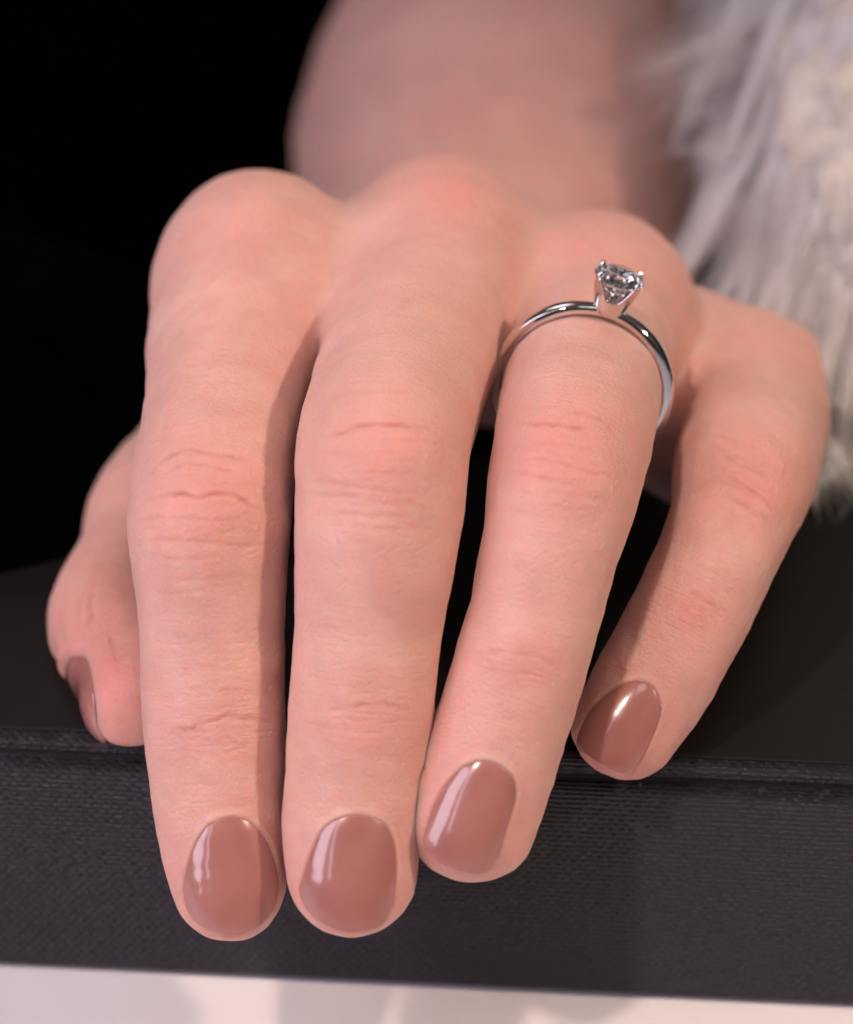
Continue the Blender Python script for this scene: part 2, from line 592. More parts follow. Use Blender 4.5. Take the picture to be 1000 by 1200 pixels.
def palm_sdf(P):
    d = PALM[0].sdf(P)
    for c in PALM[1:]:
        d = smin(d, c.sdf(P), 7.0)
    return smin(d, ARM.sdf(P), 14.0)


def raw_comp(P, chunk=200000):
    out = np.zeros((len(P), 5), np.float32)
    pall = np.zeros(len(P), np.float32)
    bxa = np.zeros(len(P), np.float32)
    for s in range(0, len(P), chunk):
        p = P[s:s + chunk]
        pd = palm_sdf(p)
        pall[s:s + chunk] = pd
        bxa[s:s + chunk] = sd_box(p)
        for j, nme in enumerate(ORDER):
            out[s:s + chunk, j] = smin(FINGERS[nme].sdf(p), pd, 6.5 if nme != 'thumb' else 8.0)
    return out, pall, bxa


def soft_h(a, b, k):
    h = np.maximum(k - np.abs(a - b), 0) / k
    return h * h * k * 0.25


def web_fill(c, pd):
    """how much the flesh of the webs swells where two fingers meet the palm"""
    k = 0.02 + 6.5 * np.clip(1 - pd / 3.5, 0, 1) ** 1.5
    f = np.zeros_like(pd)
    for a, b in ((0, 1), (1, 2), (2, 3), (0, 4)):
        f = np.maximum(f, soft_h(c[:, a], c[:, b], k) * (np.maximum(c[:, a], c[:, b]) < c.min(1) + 9))
    return f


def total(P):
    c, pd, bx = raw_comp(P)
    d = c.min(1) - web_fill(c, pd)
    return -smin(-d, bx - 0.05, 1.2)


def own_sdf(P, lab):
    c, pd, bx = raw_comp(P)
    d = c[np.arange(len(P)), lab] - web_fill(c, pd)
    return -smin(-d, bx - 0.05, 1.2)


# rectilinear grid in the viewer's axes, coarser away from the fingers
def axis_steps(a, b, fine0, fine1, h, hc):
    xs = [a]
    while xs[-1] < b:
        x = xs[-1]
        xs.append(x + (h if fine0 <= x <= fine1 else hc))
    return np.array(xs)


ISO = -0.75
H = 1.0
gx = axis_steps(-42, 46, -42, 46, H, H)
gy = axis_steps(-47, 150, -47, 42, H, 3.0)
gz = axis_steps(-260, 16, -60, 16, H, 3.0)      # towards the viewer
nx, ny, nz_ = len(gx), len(gy), len(gz)
vol = np.full((nx, ny, nz_), 50.0, np.float32)
bs = 8
Pc, idx = [], []
for i in range(0, nx, bs):
    for j in range(0, ny, bs):
        for l in range(0, nz_, bs):
            i1, j1, l1 = min(i + bs, nx), min(j + bs, ny), min(l + bs, nz_)
            a = np.array([gx[i], gy[j], gz[l]])
            b = np.array([gx[i1 - 1], gy[j1 - 1], gz[l1 - 1]])
            Pc.append(np.concatenate([(a + b) / 2, [np.linalg.norm(b - a) / 2]]))
            idx.append((i, i1, j, j1, l, l1))
Pc = np.array(Pc)
BASIS = np.stack([R_, U_, -F_])
cd = total(Pc[:, :3] @ BASIS)
pts, slots = [], []
for k in range(len(idx)):
    i, i1, j, j1, l, l1 = idx[k]
    if abs(cd[k] - ISO) < Pc[k, 3] * 1.35 + 2.5:
        g = np.stack(np.meshgrid(gx[i:i1], gy[j:j1], gz[l:l1], indexing='ij'), -1).reshape(-1, 3)
        pts.append(g)
        slots.append(k)
    else:
        vol[i:i1, j:j1, l:l1] = cd[k]
allp = np.concatenate(pts)
val = total(allp @ BASIS) - ISO
o = 0
for k, g in zip(slots, pts):
    i, i1, j, j1, l, l1 = idx[k]
    vol[i:i1, j:j1, l:l1] = val[o:o + len(g)].reshape(i1 - i, j1 - j, l1 - l)
    o += len(g)


def surface_nets(vol, gx, gy, gz):
    s = vol < 0
    c = [s[a:s.shape[0] - 1 + a, b:s.shape[1] - 1 + b, e:s.shape[2] - 1 + e] for a in (0, 1) for b in (0, 1) for e in (0, 1)]
    cnt = sum(x.astype(np.int8) for x in c)
    act = (cnt > 0) & (cnt < 8)
    I = np.argwhere(act)
    vid = np.full(act.shape, -1, np.int32)
    vid[act] = np.arange(len(I))
    acc = np.zeros((len(I), 3))
    num = np.zeros(len(I))
    G = (gx, gy, gz)

    def corner(off):
        return vol[I[:, 0] + off[0], I[:, 1] + off[1], I[:, 2] + off[2]], np.stack([G[t][I[:, t] + off[t]] for t in range(3)], 1)
    cs = {(a, b, e): corner((a, b, e)) for a in (0, 1) for b in (0, 1) for e in (0, 1)}
    for p in cs:
        for ax in range(3):
            if p[ax] == 0:
                q = list(p)
                q[ax] = 1
                v0, x0 = cs[p]
                v1, x1 = cs[tuple(q)]
                cr = (v0 < 0) != (v1 < 0)
                t = np.where(cr, v0 / np.where(cr, v0 - v1, 1), 0)
                acc += np.where(cr[:, None], x0 + (x1 - x0) * t[:, None], 0)
                num += cr
    V = acc / num[:, None]
    quads = []
    for ax in range(3):
        sl0 = [slice(None)] * 3
        sl1 = [slice(None)] * 3
        sl0[ax] = slice(0, -1)
        sl1[ax] = slice(1, None)
        cr = s[tuple(sl0)] != s[tuple(sl1)]
        E = np.argwhere(cr)
        u, v = (ax + 1) % 3, (ax + 2) % 3
        ok = (E[:, u] > 0) & (E[:, v] > 0) & (E[:, u] < act.shape[u]) & (E[:, v] < act.shape[v])
        E = E[ok]
        du = np.zeros(3, int)
        du[u] = 1
        dv = np.zeros(3, int)
        dv[v] = 1
        q = np.stack([vid[tuple((E - du - dv).T)], vid[tuple((E - dv).T)], vid[tuple(E.T)], vid[tuple((E - du).T)]], 1)
        inside = s[tuple(E.T)]
        q[~inside] = q[~inside][:, ::-1]
        quads.append(q)
    return V, np.concatenate(quads)


V, Q = surface_nets(vol, gx, gy, gz)
V = V @ BASIS
lab0 = raw_comp(V)[0].argmin(1)


def vnormals(V, Q):
    n = np.cross(V[Q[:, 2]] - V[Q[:, 0]], V[Q[:, 3]] - V[Q[:, 1]])
    out = np.zeros_like(V)
    for k in range(4):
        np.add.at(out, Q[:, k], n)
    return out / (np.linalg.norm(out, axis=1)[:, None] + 1e-12)


E0 = np.concatenate([Q[:, [0, 1]], Q[:, [1, 2]], Q[:, [2, 3]], Q[:, [3, 0]]])
deg = np.bincount(E0.ravel(), minlength=len(V)).astype(float)


def relax(V, f):
    acc = np.stack([np.bincount(E0[:, 0], V[E0[:, 1], t], len(V)) + np.bincount(E0[:, 1], V[E0[:, 0], t], len(V)) for t in range(3)], 1)
    return V + f * (acc / deg[:, None] - V)


for it in range(4):
    V = V - vnormals(V, Q) * np.clip(own_sdf(V, lab0), -1.0, 1.0)[:, None]
    V = relax(V, 0.3)
for it in range(5):                    # smooth without shrinking
    V = relax(V, 0.55)
    V = relax(V, -0.56)
d = own_sdf(V, lab0)
nrm0 = vnormals(V, Q)
for it in range(3):                    # put back the mean loss, smoothly
    d = 0.5 * d + 0.5 * (np.bincount(E0[:, 0], d[E0[:, 1]], len(V)) + np.bincount(E0[:, 1], d[E0[:, 0]], len(V))) / deg
V = V - nrm0 * np.clip(d, -0.6, 0.6)[:, None]
me0 = mesh_quads('hand_cage', V, Q)
la = me0.attributes.new('finger', 'FLOAT', 'POINT')
la.data.foreach_set('value', lab0.astype(np.float32))
ob0 = bpy.data.objects.new('hand_cage', me0)
sc.collection.objects.link(ob0)
md = ob0.modifiers.new('s', 'SUBSURF')
md.levels = 2
dg = bpy.context.evaluated_depsgraph_get()
hand_me = bpy.data.meshes.new_from_object(ob0.evaluated_get(dg))
bpy.data.objects.remove(ob0)
bpy.data.meshes.remove(me0)
nV = len(hand_me.vertices)


def get_v():
    a = np.empty(nV * 3, np.float32)
    hand_me.vertices.foreach_get('co', a)
    return a.reshape(-1, 3).astype(np.float64) / MM


def set_v(a):
    hand_me.vertices.foreach_set('co', (a * MM).astype(np.float32).ravel())
    hand_me.update()


def get_n():
    a = np.empty(nV * 3, np.float32)
    hand_me.vertex_normals.foreach_get('vector', a)
    return a.reshape(-1, 3).astype(np.float64)


P = get_v()
lab = np.empty(nV, np.float32)
hand_me.attributes['finger'].data.foreach_get('value', lab)
lab = np.rint(lab).astype(int)
hand_me.attributes.remove(hand_me.attributes['finger'])
skin_co = np.zeros((nV, 3), np.float32)
for j, nme in enumerate(ORDER):
    ix = np.nonzero(lab == j)[0]
    sd, arc = FINGERS[nme].sdf_full(P[ix], True)
    lt = P[ix] @ FINGERS[nme].L.mean(0)
    skin_co[ix] = np.stack([arc * 2.3, lt * 0.32, np.full(len(ix), 40.0 * j)], 1)
a_ = hand_me.attributes.new('skin_co', 'FLOAT_VECTOR', 'POINT')
a_.data.foreach_set('vector', skin_co.ravel())

# ---- creases, folds and unevenness, as displacement of the surface
N = get_n()
px, py, dep = to_px(P)
facing = (N @ -F_)
front = np.clip((facing + 0.05) / 0.25, 0, 1) * (dep > -60)
disp = np.zeros(nV)
crease = np.zeros(nV)
flush = np.zeros(nV)
rng = np.random.default_rng(7)


def seg_dist(pl, X, Y):
    best = np.full(len(X), 1e9)
    tt = np.zeros(len(X))
    L = len(pl) - 1
    for i in range(L):
        a, b = pl[i], pl[i + 1]
        e = b - a
        t = np.clip(((X - a[0]) * e[0] + (Y - a[1]) * e[1]) / (e @ e), 0, 1)
        dd = np.hypot(X - a[0] - t * e[0], Y - a[1] - t * e[1])
        m = dd < best
        best[m] = dd[m]
        tt[m] = (i + t[m]) / L
    return best, tt


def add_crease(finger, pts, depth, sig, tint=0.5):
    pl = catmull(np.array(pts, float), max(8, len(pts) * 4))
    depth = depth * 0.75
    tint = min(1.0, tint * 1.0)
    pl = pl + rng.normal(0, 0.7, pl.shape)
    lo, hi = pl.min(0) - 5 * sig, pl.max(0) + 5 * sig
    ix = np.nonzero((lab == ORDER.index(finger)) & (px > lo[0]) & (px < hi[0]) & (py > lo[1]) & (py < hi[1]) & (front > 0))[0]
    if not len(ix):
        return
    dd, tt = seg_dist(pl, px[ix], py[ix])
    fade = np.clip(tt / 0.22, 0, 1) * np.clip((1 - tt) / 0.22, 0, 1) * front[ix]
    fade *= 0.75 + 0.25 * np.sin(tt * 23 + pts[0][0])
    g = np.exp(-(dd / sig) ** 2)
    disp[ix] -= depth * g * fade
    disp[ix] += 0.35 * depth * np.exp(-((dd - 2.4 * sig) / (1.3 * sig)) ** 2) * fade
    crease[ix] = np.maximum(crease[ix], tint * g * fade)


# index
add_crease('index', [(165, 590), (190, 581), (215, 579), (233, 583), (255, 578), (275, 580), (292, 590), (320, 601)], .20, 2.6, .75)
add_crease('index', [(172, 560), (195, 536), (218, 527), (245, 531), (275, 537), (300, 541)], .12, 2.4, .45)
add_crease('index', [(183, 559), (205, 550), (220, 543), (250, 548), (278, 556)], .08, 2.2, .35)
add_crease('index', [(155, 612), (180, 607), (215, 606), (245, 610), (290, 604), (335, 596)], .07, 2.4, .3)
add_crease('index', [(160, 633), (200, 632), (240, 634), (285, 640), (325, 634)], .08, 2.5, .3)
add_crease('index', [(170, 645), (200, 654), (235, 653), (262, 649)], .08, 2.4, .32)
add_crease('index', [(190, 677), (225, 678), (265, 675), (300, 672)], .06, 2.5, .25)
add_crease('index', [(170, 690), (200, 695), (240, 689), (280, 684)], .05, 2.5, .2)
add_crease('index', [(198, 852), (222, 854), (236, 848), (262, 840), (280, 841), (305, 843), (325, 850)], .16, 2.5, .6)
add_crease('index', [(202, 850), (225, 857), (247, 856)], .14, 2.4, .5)
add_crease('index', [(195, 815), (230, 807), (270, 811), (305, 808)], .06, 2.6, .22)
add_crease('index', [(255, 858), (272, 868), (284, 874), (300, 868)], .06, 2.4, .2)
add_crease('index', [(190, 790), (235, 782), (290, 786)], .04, 2.4, .15)
# middle
add_crease('middle', [(375, 514), (400, 506), (422, 498), (450, 497), (480, 500), (506, 503)], .17, 2.8, .6)
add_crease('middle', [(378, 530), (405, 532), (440, 536)], .05, 2.8, .2)
add_crease('middle', [(358, 562), (390, 565), (430, 573), (480, 577), (510, 576)], .08, 3.0, .3)
add_crease('middle', [(365, 581), (410, 580), (460, 590), (495, 590)], .07, 3.0, .3)
add_crease('middle', [(372, 597), (410, 602), (450, 603), (490, 605)], .06, 3.0, .25)
add_crease('middle', [(385, 611), (430, 617), (470, 618), (500, 616)], .05, 3.0, .2)
add_crease('middle', [(390, 465), (430, 458), (475, 460), (500, 466)], .05, 3.2, .15)
add_crease('middle', [(376, 830), (400, 830), (425, 826), (450, 826), (468, 830), (485, 834)], .14, 2.6, .45)
add_crease('middle', [(370, 848), (395, 852), (430, 852)], .05, 2.8, .18)
# ring
add_crease('ring', [(606, 498), (630, 498), (650, 498), (675, 501), (700, 502)], .16, 2.8, .55)
add_crease('ring', [(655, 482), (685, 485), (708, 496), (722, 508)], .05, 2.8, .25)
add_crease('ring', [(600, 538), (640, 539), (665, 545), (700, 555), (735, 556)], .09, 2.8, .35)
add_crease('ring', [(595, 552), (630, 558), (665, 566), (690, 568)], .08, 2.8, .32)
add_crease('ring', [(625, 575), (660, 577), (690, 582), (715, 586)], .08, 2.8, .3)
add_crease('ring', [(630, 590), (665, 594), (700, 597)], .05, 2.8, .2)
add_crease('ring', [(620, 524), (640, 520), (670, 522)], .05, 2.8, .2)
add_crease('ring', [(555, 768), (580, 763), (610, 766), (640, 774), (660, 782)], .09, 3.0, .3)
add_crease('ring', [(560, 782), (590, 788), (625, 792)], .05, 3.0, .18)
# pinky
add_crease('pinky', [(838, 530), (862, 541), (885, 552), (912, 562)], .10, 2.6, .35)
add_crease('pinky', [(845, 553), (870, 568), (895, 588), (915, 604)], .10, 2.6, .35)
add_crease('pinky', [(855, 580), (880, 600), (905, 612)], .07, 2.6, .28)
add_crease('pinky', [(835, 510), (855, 515), (880, 528)], .07, 2.6, .25)
add_crease('pinky', [(800, 690), (820, 700), (842, 712), (858, 724)], .09, 2.6, .3)
add_crease('pinky', [(790, 703), (812, 712), (835, 722)], .06, 2.6, .22)
add_crease('pinky', [(815, 660), (840, 672), (865, 682)], .05, 2.6, .18)
# thumb
add_crease('thumb', [(112, 690), (106, 705), (108, 720), (100, 735)], .30, 3.2, .3)
add_crease('thumb', [(98, 690), (92, 712), (88, 740)], .15, 3.0, .2)
add_crease('thumb', [(75, 690), (72, 730), (80, 770)], .10, 3.0, .15)


# many finer wrinkles across every joint
def joint_wrinkles(finger, c, axis_deg, half_w, span, n, depth):
    ca, sa = math.cos(math.radians(axis_deg)), math.sin(math.radians(axis_deg))
    for i in range(n):
        o = rng.normal(0, span * 0.45)
        w0 = half_w * rng.uniform(0.15, 0.6)
        cx = rng.uniform(-0.6, 0.6) * (half_w - w0)
        bow = rng.normal(0, 4) - 5 * np.sign(o) * -0.6
        pts = []
        for t in np.linspace(-1, 1, 5):
            u = cx + t * w0
            v = o + bow * (1 - t * t) + rng.normal(0, 1.2)
            pts.append((c[0] + u * ca - v * sa, c[1] + u * sa + v * ca))
        add_crease(finger, pts, depth * rng.uniform(0.4, 1.0), rng.uniform(1.7, 2.8), rng.uniform(.04, .16))


joint_wrinkles('index', (245, 590), 0, 85, 75, 30, .03)
joint_wrinkles('index', (250, 845), 2, 75, 45, 18, .03)
joint_wrinkles('middle', (447, 545), 2, 90, 75, 26, .04)
joint_wrinkles('middle', (423, 832), 2, 75, 40, 14, .04)
joint_wrinkles('ring', (660, 540), 10, 85, 65, 26, .04)
joint_wrinkles('ring', (610, 775), 15, 70, 40, 14, .04)
joint_wrinkles('pinky', (875, 560), 28, 65, 60, 26, .05)
joint_wrinkles('pinky', (815, 715), 25, 60, 35, 14, .04)
joint_wrinkles('index', (262, 450), -5, 75, 70, 14, .014)
joint_wrinkles('thumb', (110, 690), -60, 45, 35, 14, .06)


def blush(cx, cy, rx, ry, amt, rot=0.0, fing=None):
    c, s = math.cos(math.radians(rot)), math.sin(math.radians(rot))
    X, Y = px - cx, py - cy
    u, v = (X * c + Y * s) / rx, (-X * s + Y * c) / ry
    amt *= 1.2
    g = amt * np.exp(-(u * u + v * v)) * (dep > -70)
    if fing:
        g = g * (lab == ORDER.index(fing))
    np.maximum(flush, g, out=flush)


blush(245, 590, 75, 65, .45, 0, 'index')
blush(250, 855, 80, 40, .28, 0, 'index')
blush(445, 530, 85, 65, .42, 0, 'middle')
blush(425, 845, 85, 50, .30, 0, 'middle')
blush(660, 515, 85, 60, .50, 8, 'ring')
blush(605, 785, 75, 40, .35, 15, 'ring')
blush(885, 565, 65, 60, .55, 25, 'pinky')
blush(810, 720, 60, 40, .42, 25, 'pinky')
blush(270, 1060, 100, 80, .45, 0, 'index')
blush(413, 1055, 100, 80, .45, 0, 'middle')
blush(545, 990, 110, 80, .42, 15, 'ring')
blush(720, 880, 100, 80, .55, 25, 'pinky')
blush(290, 260, 60, 90, .25)
blush(535, 225, 70, 60, .50)
blush(700, 285, 70, 50, .35)
blush(905, 400, 70, 60, .30)
blush(120, 790, 80, 130, .75, 0, 'thumb')
mole = (lab == 0) & (np.hypot(px - 157, py - 715) < 3.2)
crease[mole] = 0.9
# thin skin on the knuckles, gentle unevenness of flesh
ph = rng.uniform(0, 6.28, (14,))
kd = rng.normal(0, 1, (14, 3))
kd /= np.linalg.norm(kd, axis=1)[:, None]
for i in range(14):
    wl = [14, 11, 9, 7, 6, 5, 4.4, 4, 3.4, 3, 2.6, 2.2, 2, 1.7][i]
    disp += 0.0045 * wl ** 0.9 * np.sin(P @ kd[i] * (2 * math.pi / wl) + ph[i])

# nails: outlines traced in photo pixels, cast onto each finger
NAILS = {
    'index': [(272, 958), (246, 967), (232, 985), (222, 1010), (215, 1041), (222, 1072), (246, 1090), (276, 1095), (305, 1085), (323, 1060), (325, 1026), (314, 989), (296, 966)],
    'middle': [(416, 956), (392, 962), (377, 975), (365, 1000), (356, 1025), (351, 1045), (364, 1072), (394, 1089), (428, 1092), (452, 1080), (463, 1041), (463, 1000), (455, 972), (440, 960)],
    'ring': [(562, 892), (542, 900), (525, 917), (511, 940), (501, 965), (496, 988), (506, 1006), (538, 1020), (568, 1023), (583, 1000), (594, 968), (604, 935), (601, 912), (583, 896)],
    'pinky': [(742, 799), (720, 808), (700, 824), (686, 843), (676, 872), (694, 889), (724, 905), (741, 903), (757, 878), (769, 851), (774, 830), (768, 810), (757, 801)],
}


def cast(ch, X, Y):
    """march from the viewer's side onto one finger"""
    d = np.full(len(X), 22.0)
    for _ in range(60):
        p = np.array([at(x, y, z) for x, y, z in zip(X, Y, d)])
        s = ch.sdf(p)
        d = d - np.clip(s, -1, 4) * 0.8
    return np.array([at(x, y, z) for x, y, z in zip(X, Y, d)])


def sdf_grad(ch, p):
    e = 0.15
    g = np.stack([ch.sdf_full(p + e * ax) - ch.sdf_full(p - e * ax) for ax in np.eye(3)], 1)
    return g / (np.linalg.norm(g, axis=1)[:, None] + 1e-9)


def closed_spline(pl, n):
    pl = np.asarray(pl, float)
    m = len(pl)
    out = []
    for t in np.linspace(0, m, n, endpoint=False):
        i = int(t)
        f = t - i
        p0, p1, p2, p3 = pl[(i - 1) % m], pl[i % m], pl[(i + 1) % m], pl[(i + 2) % m]
        out.append(0.5 * ((2 * p1) + (-p0 + p2) * f + (2 * p0 - 5 * p1 + 4 * p2 - p3) * f * f + (-p0 + 3 * p1 - 3 * p2 + p3) * f ** 3))
    return np.array(out)


RINGS = [0.0, .15, .3, .45, .6, .72, .82, .90, .95, .985, 1.0]
NA = 72


def nail_mesh(name, base, nrm, lift):
    """base: list of rings (each NA x 3), lift per ring"""
    verts, faces = [], []
    verts.append(base[0][0] + nrm[0][0] * lift[0])
    for r in range(1, len(base)):
        verts.extend(base[r] + nrm[r] * lift[r])
    verts.extend(base[-1] - nrm[-1] * 0.9)
    for a in range(NA):
        faces.append((0, 1 + a, 1 + (a + 1) % NA))
    for r in range(len(base) - 1):
        o0, o1 = 1 + r * NA, 1 + (r + 1) * NA
        for a in range(NA):
            b = (a + 1) % NA
            faces.append((o0 + a, o1 + a, o1 + b, o0 + b))
    me = mesh_np(name, verts, faces)
    return me


nail_meshes = []


def cast_depth(ch, X, Y):
    d = np.full(len(X), 22.0)
    for _ in range(50):
        p = np.array([at(x, y, z) for x, y, z in zip(X, Y, d)])
        d = d - np.clip(ch.sdf_full(p), -1, 4) * 0.8
    return d


class Straight(Chain):
    """the straight bed a nail grows along"""
    def __init__(self, C, T, L, ra, rb, up):
        n = 5
        t = np.linspace(-9, 9, n)
        self.C = C + t[:, None] * T
        self.ra = np.full(n, ra)
        self.rb = np.full(n, rb)
        self.T = np.repeat(T[None], n, 0)
        self.L = np.repeat(L[None], n, 0)
        self.B = np.cross(self.L, self.T)
        self.cap = 1.0
        self.arc = t + 9
        self.seg = np.diff(self.C, axis=0)
        self.l2 = np.sum(self.seg ** 2, 1)


for fn, ol in NAILS.items():
    ch = FINGERS[fn]
    sp = closed_spline(ol, NA)
    c = sp.mean(0)
    pxs, pys, _ = to_px(ch.C)
    k0 = int(np.argmin(np.hypot(pxs - c[0], pys - c[1])))
    k0 = min(k0, len(ch.C) - 2)
    T0 = ch.C[k0] - ch.C[k0 - 4]
    T0 /= np.linalg.norm(T0)
    L0 = ch.L[k0] - (ch.L[k0] @ T0) * T0
    L0 /= np.linalg.norm(L0)
    bed = Straight(ch.C[k0], T0, L0, ch.ra[k0], ch.rb[k0], None)
    base, nrm, lift = [], [], []
    for r in RINGS:
        q = c + (sp - c) * r
        d1 = cast_depth(ch, q[:, 0], q[:, 1])
        d2 = cast_depth(bed, q[:, 0], q[:, 1])
        pc = np.array([at(x, y, z) for x, y, z in zip(q[:, 0], q[:, 1], d2)])
        v = (pc - ch.C[k0]) @ T0
        d2 = d2 - 0.016 * v * v
        d3 = -smin(-d1, -d2, 0.5)
        d3 = np.where(d2 < d1 - 6, d1, np.minimum(d3, d1 + 2.2))
        pts = np.array([at(x, y, z) for x, y, z in zip(q[:, 0], q[:, 1], d3)])
        base.append(pts)
        g = 0.5 * sdf_grad(bed, pc) - 0.5 * F_
        nrm.append(g / np.linalg.norm(g, axis=1)[:, None])
        lift.append(0.20 * (1 - r ** 6) + 0.14 * (1 - r * r) + 0.02)
    nail_meshes.append(nail_mesh('fingernail', base, nrm, lift))
    # the nail bed and the fold of skin round it
    ix = np.nonzero((lab == ORDER.index(fn)) & (np.abs(px - c[0]) < 110) & (np.abs(py - c[1]) < 120) & (facing > -0.1))[0]
    ang = np.unwrap(np.arctan2(sp[:, 1] - c[1], sp[:, 0] - c[0]))
    rad = np.hypot(sp[:, 0] - c[0], sp[:, 1] - c[1])
    order = np.argsort(np.mod(ang, 2 * np.pi))
    aa, rr = np.mod(ang, 2 * np.pi)[order], rad[order]
    va = np.mod(np.arctan2(py[ix] - c[1], px[ix] - c[0]), 2 * np.pi)
    Rv = np.interp(va, np.r_[aa - 2 * np.pi, aa, aa + 2 * np.pi], np.r_[rr, rr, rr])
    q = np.hypot(px[ix] - c[0], py[ix] - c[1]) - Rv          # px outside the outline
    T = ch.T[-3]
    ax2 = np.array([T @ R_, -(T @ U_)])
    ax2 /= np.linalg.norm(ax2)
    along = ((px[ix] - c[0]) * ax2[0] + (py[ix] - c[1]) * ax2[1]) / 60.0
    prox = np.clip(0.75 - along, 0, 1)
    disp[ix] += np.where(q < 0, -0.30 * np.clip(-q / 4, 0, 1), 0)
    disp[ix] += (0.03 + 0.13 * prox) * np.exp(-((q - 4.5) / 4) ** 2)
    disp[ix] -= 0.05 * prox * np.exp(-((q - 14) / 7) ** 2)
    crease[ix] = np.maximum(crease[ix], 0.30 * np.exp(-(q / 2.2) ** 2) * (0.35 + 0.65 * prox))

# thumb nail, on the side turned to the left
ch = FINGERS['thumb']
Tt = ch.T[-4]
dors = -(0.95 * R_) + 0.60 * F_ + 0.02 * U_
dors -= (dors @ Tt) * Tt
dors /= np.linalg.norm(dors)
lat_t = np.cross(Tt, dors)
cen = at(153, 799, -14.5)
angs = np.linspace(0, 2 * np.pi, NA, endpoint=False)
nu = np.sign(np.cos(angs)) * np.abs(np.cos(angs)) ** 0.75 * 4.1
nv = np.sign(np.sin(angs)) * np.abs(np.sin(angs)) ** 0.75 * 5.6
base, nrm, lift = [], [], []
for r in RINGS:
    p = cen + (nu * r)[:, None] * lat_t + (nv * r)[:, None] * Tt + dors * 16
    for _ in range(60):
        p = p - dors * np.clip(ch.sdf(p), -1, 3)[:, None] * 0.8
    base.append(p)
    nrm.append(sdf_grad(ch, p))
    lift.append(0.26 * (1 - r ** 8) + 0.22 * (1 - r * r) + 0.02)
nail_meshes.append(nail_mesh('fingernail', base, nrm, lift))
ix = np.nonzero(lab == 4)[0]
rel = P[ix] - cen
u, v, wv = rel @ lat_t, rel @ Tt, rel @ dors
q = (((np.abs(u) / 4.1) ** 2.67 + (np.abs(v) / 5.6) ** 2.67) ** (1 / 2.67) - 1) * 4.1
sel = wv > 0
disp[ix] += np.where(sel & (q < 0), -0.30 * np.clip(-q / 0.4, 0, 1), 0)
disp[ix] += np.where(sel, 0.30 * np.exp(-((q - .7) / .5) ** 2) * np.clip(1 - v / 5.6, 0, 1), 0)

P = P + N * disp[:, None]
set_v(P)
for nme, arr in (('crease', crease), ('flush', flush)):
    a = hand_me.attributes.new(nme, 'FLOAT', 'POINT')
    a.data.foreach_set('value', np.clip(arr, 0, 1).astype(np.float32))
hand_me.name = 'arm'

person = empty('person', tuple(at(500, 600, 0)))
person.location = (0, 0, 0)
tag(person, 'person resting a hand with dusty rose nails on the charcoal box, bare forearm behind', 'person')
arm = link('arm', hand_me, M_SKIN, person)
for me in nail_meshes:
    link('fingernail', me, M_POLISH, arm)

# ------------------------------------------------------------------ ring
RC = at(683, 453, -15)
A = cam_dir(0.265, 0.84, 0.47)
Nn = cam_dir(0, 0, 1)
Nn = Nn - (Nn @ A) * A
Nn /= np.linalg.norm(Nn)
Lr = np.cross(A, Nn)
if Lr @ R_ < 0:
    Lr = -Lr
ring = empty('ring', tuple(RC))
tag(ring, 'silver solitaire ring with one round diamond, worn on the ring finger', 'ring')
M3 = Matrix(np.stack([Lr, np.cross(A, Lr) * 0 + Nn, A], 1).tolist())
if M3.determinant() < 0:
    M3 = Matrix(np.stack([Lr, -Nn, A], 1).tolist())
ring.rotation_euler = M3.to_euler()


def lathe_band():
    n = 160
    verts, faces = [], []
    for i in range(n):
        a = 2 * math.pi * i / n                    # 0 = at the stone
        k = 0.5 + 0.5 * math.cos(a)
        top = max(0, math.cos(a)) ** 6
        wd = 1.15 - 0.42 * top                     # half width along the finger
        ri, ro = 8.70, 9.85 - 0.08 * top
        half = [(wd, ri + .12), (wd, ro - .30), (wd - .05, ro - .22), (wd * .6, ro - .06), (wd * .3, ro - .015)]
        prof = [(-wd + .10, ri)] + [(-a_, b_) for a_, b_ in half] + [(0, ro)] + half[::-1] + [(wd - .10, ri), (0, ri - .02)]
        for y, r in prof:
            verts.append((r * math.sin(a), y, r * math.cos(a)))
    m = len(prof)
    for i in range(n):
        for j in range(m):
            faces.append((i * m + j, i * m + (j + 1) % m, ((i + 1) % n) * m + (j + 1) % m, ((i + 1) % n) * m + j))
    return mesh_np('band', verts, faces)


band = link('band', lathe_band(), M_METAL, ring)
band.data.set_sharp_from_angle(angle=math.radians(38))
GZ, GR = 13.25, 2.70                                # girdle height from ring centre, stone radius
PRONG = [math.radians(x) for x in (38, 142, 218, 322)]


